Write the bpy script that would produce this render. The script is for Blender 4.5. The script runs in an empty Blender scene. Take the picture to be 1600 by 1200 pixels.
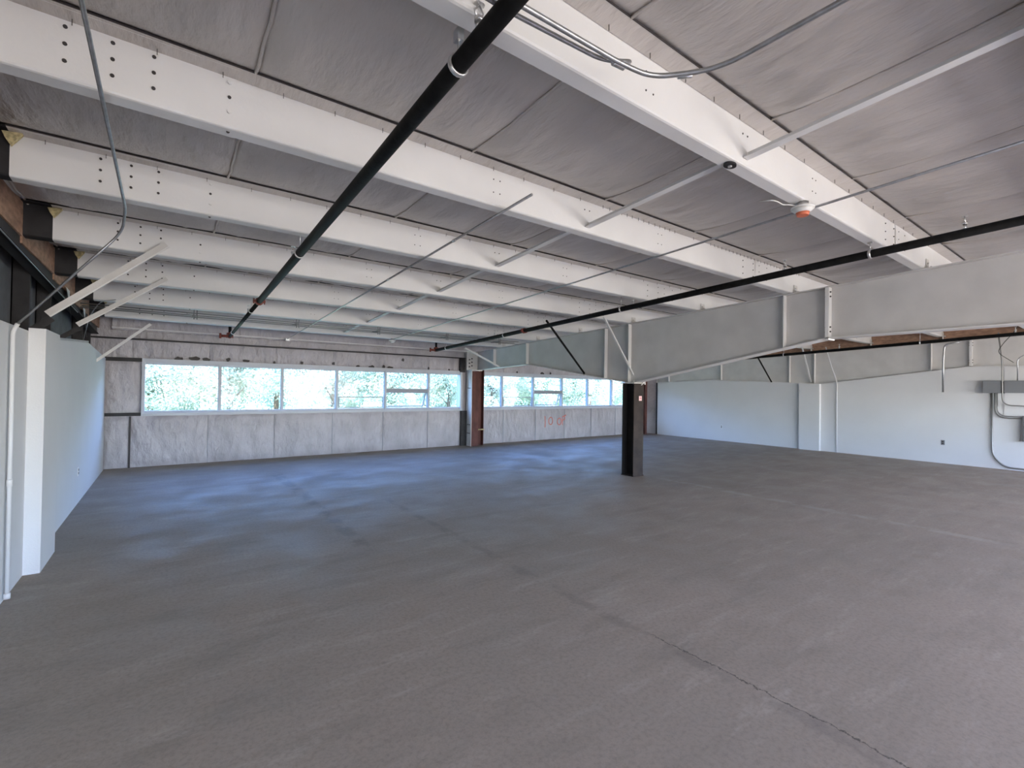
import bpy, bmesh, math, random
from mathutils import Vector, Matrix
random.seed(7)
S = bpy.context.scene
COL = S.collection

# ------------------------------------------------------------------ camera
F_PX = 733.31
YAW, PITCH, ROLL = math.radians(36.178), math.radians(0.662), math.radians(0.822)
CAM_Z = 1.6
fw = Vector((math.sin(YAW)*math.cos(PITCH), math.cos(YAW)*math.cos(PITCH), math.sin(PITCH)))
rt = Vector((math.cos(YAW), -math.sin(YAW), 0)); up = rt.cross(fw)
rt2 = math.cos(ROLL)*rt + math.sin(ROLL)*up; up2 = -math.sin(ROLL)*rt + math.cos(ROLL)*up
cd = bpy.data.cameras.new('camera'); cam = bpy.data.objects.new('camera', cd); COL.objects.link(cam)
m = Matrix.Identity(4)
for i in range(3):
    m[i][0] = rt2[i]; m[i][1] = up2[i]; m[i][2] = -fw[i]
m[0][3], m[1][3], m[2][3] = 0, 0, CAM_Z
cam.matrix_world = m
cd.sensor_fit = 'HORIZONTAL'; cd.sensor_width = 36; cd.lens = 36*F_PX/1600; cd.clip_start = .05; cd.clip_end = 300
S.camera = cam

# ------------------------------------------------------------------ world, sun, lamps, exposure
w = bpy.data.worlds.new('sky'); S.world = w; w.use_nodes = True
nt = w.node_tree; bg = nt.nodes['Background']
sky = nt.nodes.new('ShaderNodeTexSky'); sky.sky_type = 'NISHITA'
sky.sun_disc = False; sky.sun_elevation = math.radians(50); sky.sun_rotation = math.radians(180)
sky.air_density = 1.2; sky.dust_density = .6; sky.ozone_density = 2.0
tint = nt.nodes.new('ShaderNodeMix'); tint.data_type = 'RGBA'; tint.blend_type = 'MULTIPLY'; tint.inputs[0].default_value = 1
tint.inputs[7].default_value = (.76, .90, 1.28, 1)      # deep clear-day blue, camera balanced for the warm interior
nt.links.new(sky.outputs[0], tint.inputs[6]); nt.links.new(tint.outputs[2], bg.inputs[0]); bg.inputs[1].default_value = 2.8
def lamp(name, kind, loc, rot, energy, color=(1, 1, 1), size=None):
    d = bpy.data.lights.new(name, kind); d.energy = energy; d.color = color
    if size: d.shape = 'RECTANGLE'; d.size, d.size_y = size
    o = bpy.data.objects.new(name, d); COL.objects.link(o); o.location = loc; o.rotation_euler = rot; return o
sun = lamp('sun', 'SUN', (0, -10, 30), (math.radians(42), 0, math.radians(-18)), 12.0, (1, .97, .92)); sun.data.angle = .01
# daylight through the windows of the wall behind the camera
for i, x in enumerate((1.9, 7.0, 12.1)):
    lamp('back_window_daylight', 'AREA', (x, -4.95, 1.55), (math.radians(90), 0, 0), 208, (1, .915, .845), (4.2, 1.5))
# portals in the long window openings (sample the sky through them)
for x0, x1 in ((-.3, 6.6), (7.3, 13.4)):
    p = lamp('window_portal', 'AREA', ((x0+x1)/2, 11.62, 1.53), (math.radians(-90), 0, 0), 1, (1, 1, 1), (x1-x0, 1.0)); p.data.cycles.is_portal = True
S.view_settings.view_transform = 'Standard'; S.view_settings.look = 'None'
S.view_settings.exposure = 0.0; S.view_settings.gamma = 1.0; S.view_settings.use_curve_mapping = False

# ------------------------------------------------------------------ materials
def mat(name, col, rough=.6, metal=0, var=0, scale=4, bump=0, bscale=40, bdist=.02, spec=.3, col2=None, stretch=None):
    M = bpy.data.materials.new(name); M.use_nodes = True; n = M.node_tree.nodes; L = M.node_tree.links
    b = n['Principled BSDF']; b.inputs['Roughness'].default_value = rough; b.inputs['Metallic'].default_value = metal
    b.inputs['Specular IOR Level'].default_value = spec
    b.inputs['Base Color'].default_value = (*col, 1)
    geo = n.new('ShaderNodeNewGeometry'); src = geo.outputs['Position']
    if stretch:
        mp = n.new('ShaderNodeMapping'); mp.inputs['Scale'].default_value = stretch; L.new(src, mp.inputs[0]); src = mp.outputs[0]
    if var:
        t = n.new('ShaderNodeTexNoise'); t.inputs['Scale'].default_value = scale; t.inputs['Detail'].default_value = 6; L.new(src, t.inputs['Vector'])
        r = n.new('ShaderNodeMix'); r.data_type = 'RGBA'
        c2 = col2 or tuple(c*(1-var) for c in col); c1 = col if col2 else tuple(min(1, c*(1+var)) for c in col)
        r.inputs[6].default_value = (*c1, 1); r.inputs[7].default_value = (*c2, 1)
        rr = n.new('ShaderNodeMapRange'); rr.inputs[1].default_value = .35; rr.inputs[2].default_value = .65
        L.new(t.outputs['Fac'], rr.inputs[0]); L.new(rr.outputs[0], r.inputs[0]); L.new(r.outputs[2], b.inputs['Base Color'])
    if bump:
        t = n.new('ShaderNodeTexNoise'); t.inputs['Scale'].default_value = bscale; t.inputs['Detail'].default_value = 5; L.new(src, t.inputs['Vector'])
        bp = n.new('ShaderNodeBump'); bp.inputs['Strength'].default_value = bump; bp.inputs['Distance'].default_value = bdist
        L.new(t.outputs['Fac'], bp.inputs['Height']); L.new(bp.outputs[0], b.inputs['Normal'])
    return M
M = {}
M['paint'] = mat('white_steel_paint', (.72, .715, .705), .5, var=.03, scale=2, bump=.08, bscale=30)
M['raf'] = mat('grey_white_rafter_paint', (.60, .585, .565), .55, var=.05, scale=3, bump=.1, bscale=60)
M['wall'] = mat('painted_drywall', (.66, .665, .67), .7, var=.02, scale=1.5, bump=.08, bscale=90)
M['vinyl'] = mat('insulation_facing', (.58, .54, .505), .42, var=.08, scale=1.6, bump=1, bscale=5, bdist=.07, stretch=(1, .3, 1), spec=.45)
M['vinyl_wall'] = mat('wall_insulation_facing', (.46, .44, .465), .42, var=.10, scale=2.4, bump=1, bscale=3.2, bdist=.09, stretch=(1.5, 1, .8), spec=.45)
M['dark'] = mat('dark_steel', (.022, .021, .023), .5, var=.3, scale=6, bump=.1)
M['darkpanel'] = mat('dark_grey_sheathing', (.14, .145, .155), .7, var=.15, scale=5, bump=.2, bscale=50)
M['pipe'] = mat('black_pipe_paint', (.010, .010, .010), .6, var=.3, scale=14, bump=.1, spec=.08)
M['galv'] = mat('galvanised_conduit', (.42, .43, .44), .35, .85, var=.12, scale=30)
M['chrome'] = mat('bright_zinc', (.7, .7, .7), .3, .9)
M['red'] = mat('red_grooved_coupling', (.20, .05, .035), .5, var=.15, scale=30)
M['redcol'] = mat('red_oxide_primer', (.11, .042, .034), .6, var=.25, scale=7, bump=.2, stretch=(1, 1, .5))
M['colblack'] = mat('black_steel_paint', (.016, .015, .015), .6, var=.2, scale=6, bump=.1)
M['colface'] = mat('worn_dark_grey_paint', (.056, .044, .038), .7, var=.25, scale=5, bump=.2, spec=.1, col2=(.034, .029, .027))
M['osb'] = mat('brown_board', (.36, .22, .15), .8, var=.25, scale=22, bump=.3, stretch=(1, .4, 1))
M['foam'] = mat('torn_yellow_insulation', (.55, .47, .26), .9, var=.3, scale=40, bump=.5)
M['alu'] = mat('white_window_frame', (.52, .55, .59), .4)
M['gasket'] = mat('grey_sash_frame', (.30, .33, .37), .4)
M['bolt'] = mat('dark_bolt_hole', (.05, .045, .045), .5)
M['plastic'] = mat('white_plastic', (.8, .8, .78), .4)
M['orange'] = mat('orange_plastic_cap', (.72, .20, .11), .35)
M['boxgrey'] = mat('grey_electrical_enamel', (.20, .21, .225), .45)
M['greycond'] = mat('grey_conduit', (.27, .27, .265), .4, .5)
M['spray'] = mat('orange_spray_paint', (.78, .22, .16), .7)
M['pink'] = mat('pink_paper', (.85, .55, .55), .8)
M['ink'] = mat('red_ink', (.45, .08, .1), .7)
M['bark'] = mat('bark', (.16, .12, .09), .9, var=.2, scale=9, bump=.4)
M['grass'] = mat('dry_grass', (.35, .42, .22), .9, var=.3, scale=1.2)
M['roof'] = mat('metal_roof_deck', (.4, .4, .4), .5)
def leafmat(name, c, c2):
    A = mat(name, c, .6, var=.2, scale=1.3, col2=c2); n = A.node_tree.nodes; L = A.node_tree.links
    b = n['Principled BSDF']; tr = n.new('ShaderNodeBsdfTranslucent'); tr.inputs[0].default_value = (*c, 1)
    mx = n.new('ShaderNodeMixShader'); mx.inputs[0].default_value = .35; L.new(b.outputs[0], mx.inputs[1]); L.new(tr.outputs[0], mx.inputs[2])
    L.new(mx.outputs[0], n['Material Output'].inputs[0]); return A
M['leaf'] = leafmat('pale_leaves', (.58, .62, .50), (.24, .32, .24))
M['leaf2'] = leafmat('bright_leaves', (.72, .72, .62), (.36, .44, .36))
g = bpy.data.materials.new('window_glass'); g.use_nodes = True; n = g.node_tree.nodes; L = g.node_tree.links
n.remove(n['Principled BSDF']); tr = n.new('ShaderNodeBsdfTransparent'); tr.inputs[0].default_value = (.94, .97, .97, 1)
gl = n.new('ShaderNodeBsdfGlossy'); gl.inputs['Roughness'].default_value = .12; mx = n.new('ShaderNodeMixShader'); mx.inputs[0].default_value = .01
L.new(tr.outputs[0], mx.inputs[1]); L.new(gl.outputs[0], mx.inputs[2]); L.new(mx.outputs[0], n['Material Output'].inputs[0]); M['glass'] = g

# concrete floor: mottled, trowel streaks, joint traces and one long crack
def floor_mat():
    A = bpy.data.materials.new('worn_concrete'); A.use_nodes = True; n = A.node_tree.nodes; L = A.node_tree.links
    b = n['Principled BSDF']; b.inputs['Roughness'].default_value = .62; b.inputs['Specular IOR Level'].default_value = .35
    geo = n.new('ShaderNodeNewGeometry'); sep = n.new('ShaderNodeSeparateXYZ'); L.new(geo.outputs['Position'], sep.inputs[0])
    def noise(scale, det, st=None, rough=.6):
        t = n.new('ShaderNodeTexNoise'); t.inputs['Scale'].default_value = scale; t.inputs['Detail'].default_value = det; t.inputs['Roughness'].default_value = rough
        if st:
            mp = n.new('ShaderNodeMapping'); mp.inputs['Scale'].default_value = st; mp.inputs['Rotation'].default_value = (0, 0, .5); L.new(geo.outputs['Position'], mp.inputs[0]); L.new(mp.outputs[0], t.inputs['Vector'])
        else: L.new(geo.outputs['Position'], t.inputs['Vector'])
        return t.outputs['Fac']
    def math_(op, a, bb=None, c=None):
        k = n.new('ShaderNodeMath'); k.operation = op
        for i, v in enumerate((a, bb, c)):
            if v is None: continue
            if isinstance(v, (int, float)): k.inputs[i].default_value = v
            else: L.new(v, k.inputs[i])
        return k.outputs[0]
    def rng(v, a, bb, c=0., d=1.):
        k = n.new('ShaderNodeMapRange'); k.interpolation_type = 'SMOOTHSTEP'
        for i, q in enumerate((a, bb, c, d)): k.inputs[i+1].default_value = q
        L.new(v, k.inputs[0]); return k.outputs[0]
    def mix(fac, a, bb, mode='MIX'):
        k = n.new('ShaderNodeMix'); k.data_type = 'RGBA'; k.blend_type = mode
        if isinstance(fac, float): k.inputs[0].default_value = fac
        else: L.new(fac, k.inputs[0])
        for i, v in ((6, a), (7, bb)):
            if isinstance(v, tuple): k.inputs[i].default_value = (*v, 1)
            else: L.new(v, k.inputs[i])
        return k.outputs[2]
    c = mix(rng(noise(.35, 5), .35, .65), (.318, .262, .212), (.362, .292, .234))
    c = mix(math_('MULTIPLY', rng(noise(1.1, 8, (1, 3.2, 1), .7), .48, .72), .45), c, (.21, .182, .15))
    c = mix(math_('MULTIPLY', rng(noise(2.2, 8, (.5, 2.4, 1), .75), .50, .72), .5), c, (.48, .405, .335))
    c = mix(math_('MULTIPLY', rng(noise(38, 6, None, .75), .42, .68), .42), c, (.17, .145, .128))
    X, Y = sep.outputs[0], sep.outputs[1]
    wob = math_('MULTIPLY', math_('SUBTRACT', noise(3.0, 9, None, .8), .5), .20)
    Xw = math_('ADD', X, wob)
    def line(x, wdt, y0, y1, fade=.3):       # a line along Y at x
        d = math_('ABSOLUTE', math_('SUBTRACT', Xw, x)); a = rng(d, wdt*.3, wdt, 1., 0.)
        return math_('MULTIPLY', a, math_('MULTIPLY', rng(Y, y0-fade, y0+fade), rng(Y, y1-fade, y1+fade, 1., 0.)))
    brk = rng(noise(3.5, 3), .40, .56)
    c = mix(math_('MULTIPLY', line(2.60, .006, -2, 1.95, .12), .8), c, (.03, .027, .025))
    c = mix(math_('MULTIPLY', math_('MULTIPLY', line(2.55, .07, -2, 6.5), brk), .3), c, (.13, .118, .11))
    c = mix(math_('MULTIPLY', math_('MULTIPLY', line(1.62, .12, 4.6, 9.6), brk), .4), c, (.13, .118, .11))
    c = mix(math_('MULTIPLY', math_('MULTIPLY', line(7.35, .12, 1.0, 5.3), brk), .4), c, (.45, .41, .38))
    # scuffs near the middle
    sc = rng(noise(1.6, 8, (.8, 2.6, 1), .8), .60, .70)
    reg = math_('MULTIPLY', rng(Y, 5.2, 6.4), rng(Y, 8.2, 9.2, 1., 0.))
    c = mix(math_('MULTIPLY', math_('MULTIPLY', sc, reg), .6), c, (.12, .11, .10))
    L.new(c, b.inputs['Base Color'])
    bp = n.new('ShaderNodeBump'); bp.inputs['Strength'].default_value = .25; bp.inputs['Distance'].default_value = .01
    L.new(noise(25, 8), bp.inputs['Height']); L.new(bp.outputs[0], b.inputs['Normal'])
    L.new(rng(noise(1.5, 6), .3, .7, .5, .75), b.inputs['Roughness'])
    return A
M['floor'] = floor_mat()

# ------------------------------------------------------------------ helpers
class MB:
    def __init__(s): s.v = []; s.f = []; s.sm = []
    def add(s, vs, fs, smooth=False):
        k = len(s.v); s.v += [tuple(p) for p in vs]; s.f += [tuple(i+k for i in f) for f in fs]; s.sm += [smooth]*len(fs); return s
    def box(s, x0, x1, y0, y1, z0, z1):
        vs = [(x, y, z) for x in (x0, x1) for y in (y0, y1) for z in (z0, z1)]
        return s.add(vs, [(0, 1, 3, 2), (4, 6, 7, 5), (0, 4, 5, 1), (2, 3, 7, 6), (0, 2, 6, 4), (1, 5, 7, 3)])
    def prism(s, poly, axis, a, b, caps=True):      # polygon in the other two axes, extruded along axis
        def P(u, v, t): return {'x': (t, u, v), 'y': (u, t, v), 'z': (u, v, t)}[axis]
        k = len(poly); vs = [P(u, v, a) for u, v in poly] + [P(u, v, b) for u, v in poly]
        fs = ([tuple(range(k)), tuple(range(2*k-1, k-1, -1))] if caps else []) + [(i, i+k, (i+1) % k+k, (i+1) % k) for i in range(k)]
        return s.add(vs, fs)
    def bar(s, p, q, wv, t1, t2, shift=0):            # rectangular bar p->q; wv = width direction
        p, q, wv = Vector(p), Vector(q), Vector(wv); d = (q-p).normalized(); wv = (wv-d*wv.dot(d)).normalized(); h = d.cross(wv)
        vs = [c+wv*a*t1/2+h*b*t2/2 for c in (p, q) for a, b in ((-1, -1), (1, -1), (1, 1), (-1, 1))]
        return s.add(vs, [(0, 3, 2, 1), (4, 5, 6, 7), (0, 1, 5, 4), (1, 2, 6, 5), (2, 3, 7, 6), (3, 0, 4, 7)])
    def tube(s, pts, r, k=12, radii=None):
        pts = [Vector(p) for p in pts]; N = len(pts); up = None; vs = []
        for i, p in enumerate(pts):
            d = ((pts[i+1]-p) if i < N-1 else Vector((0, 0, 0))) + ((p-pts[i-1]).normalized()*1e-6 if False else (p-pts[i-1]) if i else Vector((0, 0, 0)))
            if 0 < i < N-1: d = (pts[i+1]-p).normalized()+(p-pts[i-1]).normalized()
            d.normalize()
            if up is None: up = Vector((0, 0, 1)) if abs(d.z) < .9 else Vector((1, 0, 0))
            u = (up-d*up.dot(d)).normalized(); up = u; v = d.cross(u); rr = radii[i] if radii else r
            vs += [p+(u*math.cos(a)+v*math.sin(a))*rr for a in (2*math.pi*j/k for j in range(k))]
        fs = [(i*k+j, i*k+(j+1) % k, (i+1)*k+(j+1) % k, (i+1)*k+j) for i in range(N-1) for j in range(k)]
        s.add(vs, fs, True)
        s.f += [tuple(len(s.v)-N*k+j for j in range(k-1, -1, -1)), tuple(len(s.v)-k+j for j in range(k))]; s.sm += [False, False]
        return s
    def cyl(s, p, q, r, k=12, r2=None): return s.tube([p, q], r, k, [r, r if r2 is None else r2])
    def build(s, name, m, parent=None, **pr):
        o_ = Vector(parent.location) if parent is not None and parent.parent is None else Vector((0, 0, 0))
        if parent is not None and parent.parent is not None: o_ = Vector(parent.parent.location)
        me = bpy.data.meshes.new(name); me.from_pydata([tuple(Vector(p)-o_) for p in s.v], [], s.f)
        bm = bmesh.new(); bm.from_mesh(me); bmesh.ops.recalc_face_normals(bm, faces=bm.faces); bm.to_mesh(me); bm.free()
        for i, p in enumerate(me.polygons): p.use_smooth = s.sm[i]
        me.materials.append(M[m] if isinstance(m, str) else m)
        o = bpy.data.objects.new(name, me); COL.objects.link(o)
        if parent is not None: o.parent = parent
        for a, b in pr.items(): o[a] = b
        return o
def bend(pts, rad, n=6):
    """round the corners of a polyline"""
    pts = [Vector(p) for p in pts]; out = [pts[0]]
    for i in range(1, len(pts)-1):
        a, b, c = pts[i-1], pts[i], pts[i+1]; r = min(rad, (a-b).length*.45, (c-b).length*.45)
        p, q = b+(a-b).normalized()*r, b+(c-b).normalized()*r
        for k in range(n+1):
            t = k/n; out.append(p*(1-t)**2+b*2*t*(1-t)+q*t*t)
    return out+[pts[-1]]
def thing(name, loc, label, cat, group=None):
    o = bpy.data.objects.new(name, None); COL.objects.link(o); o.location = loc; o.empty_display_size = .1
    o['label'] = label; o['category'] = cat
    if group: o['group'] = group
    return o
def struct(name, loc=(0, 0, 0), label=None, cat='structure'):
    o = bpy.data.objects.new(name, None); COL.objects.link(o); o.location = loc; o['kind'] = 'structure'
    if label: o['label'] = label; o['category'] = cat
    return o
def lab(o, label, cat, kind=None, group=None):
    o['label'] = label; o['category'] = cat
    if kind: o['kind'] = kind
    if group: o['group'] = group
    return o
def inst(src, name, loc, parent):
    o = bpy.data.objects.new(name, src.data); COL.objects.link(o); o.parent = parent; o.location = Vector(loc)-Vector(parent.location); return o

SL = .043
def zb(y): return 3.145-SL*y           # underside of the purlins
def zt(y): return zb(y)+.29            # top of the purlins / insulation
XL, XR, YF, YB = -.95, 14.82, 11.5, -5.0
PY = [1.57+1.43*i for i in range(-4, 7)]     # purlin web positions

# ------------------------------------------------------------------ shell
lab(MB().box(-1.6, 15.6, YB-.3, 12.0, -.2, 0).build('floor', 'floor'), 'worn bare grey-brown concrete floor slab', 'floor', 'structure')
# left wall
wl = MB().prism([(YB, 0), (11.44, 0), (11.44, 2.07), (9.14, 2.19), (6.72, 2.05), (6.16, 2.03), (YB, 2.03)], 'x', XL-.1, XL).build('wall_left', 'wall')
lab(wl, 'pale grey painted drywall partition wall along the left, open above', 'wall', 'structure')
MB().box(XL, -.845, 5.53, 6.16, 0, 2.055).build('column_casing', 'wall', wl, label='pale boxed-out drywall casing')
ul = MB().box(-1.6, -1.3, YB, 12.0, 0, 3.7).build('wall_left_outer', 'darkpanel'); lab(ul, 'dark grey sheathed outer wall above and behind the left partition', 'wall', 'structure')
ys = [-4.6, -3.0, -1.4, .2, 1.8, 3.4, 5.0, 6.79, 7.86, 10.46, 11.4]
for i, y in enumerate(ys):
    MB().box(-1.3, -1.17 if i < 7 else -1.165, y, y+.05, 0, 2.9).box(-1.3, -1.29, y, y+.3, 0, 2.9).build('stud', 'dark', ul)
for i, (a, b) in enumerate(zip(PY+[11.5], PY[1:]+[11.6])):
    if b-a > .5: MB().box(-1.08, -1.06, a-.0, b-.004, zb(b)-.01, zt(b)-.0).build('board', 'osb', ul)
for y in (7.9, 9.3):   # scraps of torn white facing on the upper left
    MB().add([(-1.04, y, zb(y)-.02), (-1.05, y+.35, zb(y)-.02), (-1.05, y+.33, zb(y)-.22), (-1.03, y+.42, zb(y)-.46), (-1.035, y+.2, zb(y)-.2)], [(0, 1, 2, 3, 4)]).build('torn_facing', 'paint', ul)
# right wall with rafter-following top
raf2 = [(YB, 2.27), (1.5, 2.27), (2.5, 2.29), (5.58, 1.885), (8.8, 2.03), (11.45, 1.93)]
wr = MB().prism([(YB, 0), (11.0, 0)]+[(y, z-.015) for y, z in reversed([(YB, 2.27)]+raf2[1:5]+[(11.0, 1.95)])], 'x', XR, XR+.1).build('wall_right', 'wall')
lab(wr, 'long pale painted drywall wall on the right below the end rafter', 'wall', 'structure')
MB().box(XR-.1, XR, 5.53, 6.06, 0, 1.875).build('column_casing', 'wall', wr)
MB().box(XR-.012, XR-.001, 6.06, 6.09, 0, 1.87).build('corner_bead', 'paint', wr)
MB().box(XR-.01, XR+.12, 11.0, 11.05, 0, 1.93).build('wall_end_trim', 'dark', wr, label='black exposed end edge')
ur = MB().box(15.25, 15.6, YB, 12.0, 0, 3.75).build('wall_right_outer', 'osb'); lab(ur, 'brown boarded outer wall showing above the right-hand rafter', 'wall', 'structure')
for i, (a, b) in enumerate(zip(PY+[11.5], PY[1:]+[11.6])):
    if b-a > .5: MB().box(15.06, 15.09, a-.02, b-.024, zb(b)-.14, zt(b)-.02).build('board', 'osb', ur)
# back wall with three window openings (behind the camera)
bk = MB()
bk.box(-1.6, 15.6, YB-.2, YB, 0, .8).box(-1.6, 15.6, YB-.2, YB, 2.3, 3.9)
for a, b in ((-1.6, -.2), (4.0, 4.9), (9.1, 10.0), (14.2, 15.6)): bk.box(a, b, YB-.2, YB, .8, 2.3)
lab(bk.build('wall_back', 'wall'), 'plain painted wall behind the viewer with three wide window openings', 'wall', 'structure')

# far wall
WX0, WX1, WZ0, WZ1 = -.42, 6.64, 1.0, 2.08
VX0, VX1 = 7.26, 13.75
fwall = MB()
fwall.box(-1.6, 15.6, 11.57, 11.75, -.1, WZ0).box(-1.6, 15.6, 11.57, 11.75, WZ1, 3.4)
for a, b in ((-1.6, WX0), (WX1, VX0), (VX1, 15.6)): fwall.box(a, b, 11.57, 11.75, WZ0, WZ1)
wf = fwall.build('wall_far', 'vinyl_wall'); lab(wf, 'far window wall lined with wrinkled pale insulation facing', 'wall', 'structure')
seam = [-.57+1.245*i for i in range(13)]
def quilt(nx, nz, wdt, hgt, depth, seed):
    rnd = random.Random(seed); b = MB(); vs = []
    folds = [(rnd.uniform(-.1, 1.1)*wdt, rnd.uniform(-.35, .35), rnd.uniform(.012, .035), rnd.uniform(.004, .012)) for _ in range(22)]
    for j in range(nz+1):
        for i in range(nx+1):
            u, v = i/nx, j/nz; x, z = u*wdt, v*hgt
            e = (1-abs(2*u-1)**6)*(1-abs(2*v-1)**8)
            d = depth*e
            for fx, sl, sw, am in folds:
                q = (x-fx-sl*(z-hgt*.5)*(1 if v > .5 else -1))/sw; d += am*math.exp(-q*q)*e*(.3+abs(v-.4)*1.4)
            vs.append((x, -d, z))
    b.add(vs, [(j*(nx+1)+i, j*(nx+1)+i+1, (j+1)*(nx+1)+i+1, (j+1)*(nx+1)+i) for j in range(nz) for i in range(nx)], True); return b
low = [quilt(44, 14, 1.235, .98, .035, s) for s in range(4)]; hi = [quilt(44, 8, 1.235, .42, .03, s+9) for s in range(4)]
def place(q, x, y, z, name, m, parent, cache={}):
    key = (id(q), m)
    if key not in cache: o = q.build(name, m, parent); cache[key] = o; o.location = (x, y, z)
    else: o = inst(cache[key], name, (x, y, z), parent)
    return o
for i, x in enumerate(seam[:-1]):
    place(low[i % 4], x, YF+.06, .0, 'insulation_panel', 'vinyl_wall', wf)
    place(hi[(i*3) % 4], x, YF+.06, 2.08, 'insulation_panel', 'vinyl_wall', wf)
cor = quilt(8, 16, .40, .98, .03, 31); cor2 = quilt(8, 16, .55, 1.05, .03, 32)
place(cor, -.975, YF+.06, 0, 'insulation_panel', 'vinyl_wall', wf); place(quilt(8, 8, .40, .42, .02, 33), -.975, YF+.06, 2.08, 'insulation_panel', 'vinyl_wall', wf)
place(cor2, -.975, YF+.06, 1.01, 'insulation_panel', 'vinyl_wall', wf)
for x in seam[:-1]:
    MB().box(x-.006, x+.0, YF+.045, YF+.06, 0, .98).build('seam_strip', 'gasket', wf)
MB().box(-.60, -.57, YF+.02, YF+.05, 0, .98).build('seam_strip', 'bolt', wf)
MB().box(VX1, 14.9, YF+.03, YF+.06, 0, 2.6).box(14.86, 14.9, 11.07, YF+.03, 0, 2.6).build('corner_sheet', 'vinyl_wall', wf)
# dark torn patches over the window head
rp = random.Random(3)
for x, z, wd in [(.16, 2.11, .16), (.42, 2.13, .2), (.61, 2.12, .14), (1.0, 2.13, .08), (1.34, 2.12, .14), (1.88, 2.10, .05), (2.45, 2.13, .07), (3.15, 2.14, .08), (3.73, 2.10, .1), (4.08, 2.10, .16), (4.39, 2.11, .07), (4.57, 2.10, .16), (5.63, 2.12, .05), (6.25, 2.1, .05), (8.6, 2.12, .06), (9.6, 2.11, .16), (9.95, 2.12, .06), (4.9, 2.31, .07)]:
    k = 9; pts = [(x+wd*.55*math.cos(a)*rp.uniform(.6, 1.1), z+.045*math.sin(a)*rp.uniform(.5, 1.2)+.01) for a in (2*math.pi*j/k for j in range(k))]
    MB().prism(pts, 'y', YF+.002, YF+.012).build('torn_patch', 'bolt', wf)
# girts and eave strip
gt = thing('wall_girt', (-.95, YF, 2.06), 'dark steel girt between the left corner and the window head', 'girt'); MB().box(-1.0, WX0, YF-.02, YF+.04, 2.03, 2.10).build('channel', 'dark', gt)
gt = thing('wall_girt', (-.95, YF, 1.0), 'dark steel girt between the left corner and the window sill', 'girt'); MB().box(-1.0, WX0, YF-.02, YF+.04, .99, 1.05).build('channel', 'dark', gt)
es = thing('eave_strut', (-.95, YF, 2.5), 'white eave strut with a dark lower edge along the top of the window wall', 'eave strut')
MB().box(-.87, 15.0, YF-.03, YF+.06, 2.62, 2.93).build('web', 'vinyl_wall', es); MB().box(-.87, 15.0, YF-.11, YF+.05, 2.64, 2.66).build('lip', 'paint', es)
MB().box(-1.2, 15.0, YF-.07, YF+.05, 2.445, 2.47).build('lower_edge', 'dark', es)

# ------------------------------------------------------------------ windows
def window(name, x0, x1, mull, bar_i, vent_i, label):
    wn = struct(name, (x0, YF, WZ0), label, 'window'); y0, y1 = YF-.02, YF+.10
    MB().box(x0, x1, y0-.03, y1, WZ1-.055, WZ1+.015).build('head', 'alu', wn)
    MB().box(x0, x1, y0-.05, y1, WZ0-.01, WZ0+.045).build('sill', 'alu', wn)
    MB().box(x0, x0+.05, y0-.03, y1, WZ0+.045, WZ1-.055).build('jamb', 'alu', wn); MB().box(x1-.05, x1, y0-.03, y1, WZ0+.045, WZ1-.055).build('jamb', 'alu', wn)
    ib, it = WZ0+.045, WZ1-.055
    MB().box(x0+.05, x1-.05, y0+.03, y1-.01, ib, ib+.04).box(x0+.05, x1-.05, y0+.03, y1-.01, it-.04, it).build('inner_frame', 'alu', wn)
    MB().box(x0, x1, y0+.0, y0+.03, ib-.004, ib+.004).build('frame_joint', 'gasket', wn)
    ib += .04; it -= .04
    for mx in mull: MB().box(mx-.024, mx+.024, y0+.01, y1-.01, ib-.04, it+.04).build('mullion', 'alu', wn).select_get(); 
    for mx in mull: MB().box(mx-.03, mx-.024, y0+.03, y1-.02, ib, it).box(mx+.024, mx+.03, y0+.03, y1-.02, ib, it).build('gasket', 'gasket', wn)
    ed = [x0+.05]+mull+[x1-.05]
    for i in range(len(ed)-1):
        a, b = ed[i]+.024, ed[i+1]-.024
        if i == vent_i:
            zr = 1.535
            MB().box(a, b, y0+.0, y1-.01, zr-.045, zr+.045).build('transom', 'gasket', wn)
            MB().box(a, b, y0+.05, y0+.058, zr+.045, it).build('pane', 'glass', wn)
            # awning sash, hinged at the transom and pushed open
            H = Vector((0, y1-.02, zr-.05)); D = Vector((0, .11, -.37))
            sa, sb = a+.02, b-.10
            fr = MB(); up_ = (1, 0, 0)
            fr.bar((a+.02, H.y, H.z), (b-.02, H.y, H.z), (0, 0, 1), .03, .03)
            fr.bar((sa, H.y+D.y, H.z+D.z), (b-.06, H.y+D.y, H.z+D.z), (0, 0, 1), .028, .028)
            fr.bar((sa, H.y, H.z), (sa, H.y+D.y, H.z+D.z), up_, .028, .028); fr.bar((b-.03, H.y, H.z), (b-.06, H.y+D.y, H.z+D.z), up_, .028, .028)
            sash = fr.build('awning_sash', 'gasket', wn, label='top-hung sash standing open')
            MB().add([(sa, H.y, H.z), (b-.03, H.y, H.z), (b-.06, H.y+D.y, H.z+D.z), (sa, H.y+D.y, H.z+D.z)], [(0, 1, 2, 3)]).build('pane', 'glass', sash)
            continue
        MB().box(a, b, y0+.05, y0+.058, ib, it).build('pane', 'glass', wn)
        if i == bar_i:
            zz = 1.36; q = MB(); yy = y0+.03
            q.box(a+.02, b-.03, yy, yy+.02, zz-.01, zz+.01).box(a+.02, b-.03, yy, yy+.02, ib+.01, ib+.03).box(a+.02, a+.04, yy, yy+.02, ib+.03, zz-.01).box(b-.05, b-.03, yy, yy+.02, ib+.03, zz-.01)
            q.build('screen_frame', 'gasket', wn)
    return wn
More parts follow.
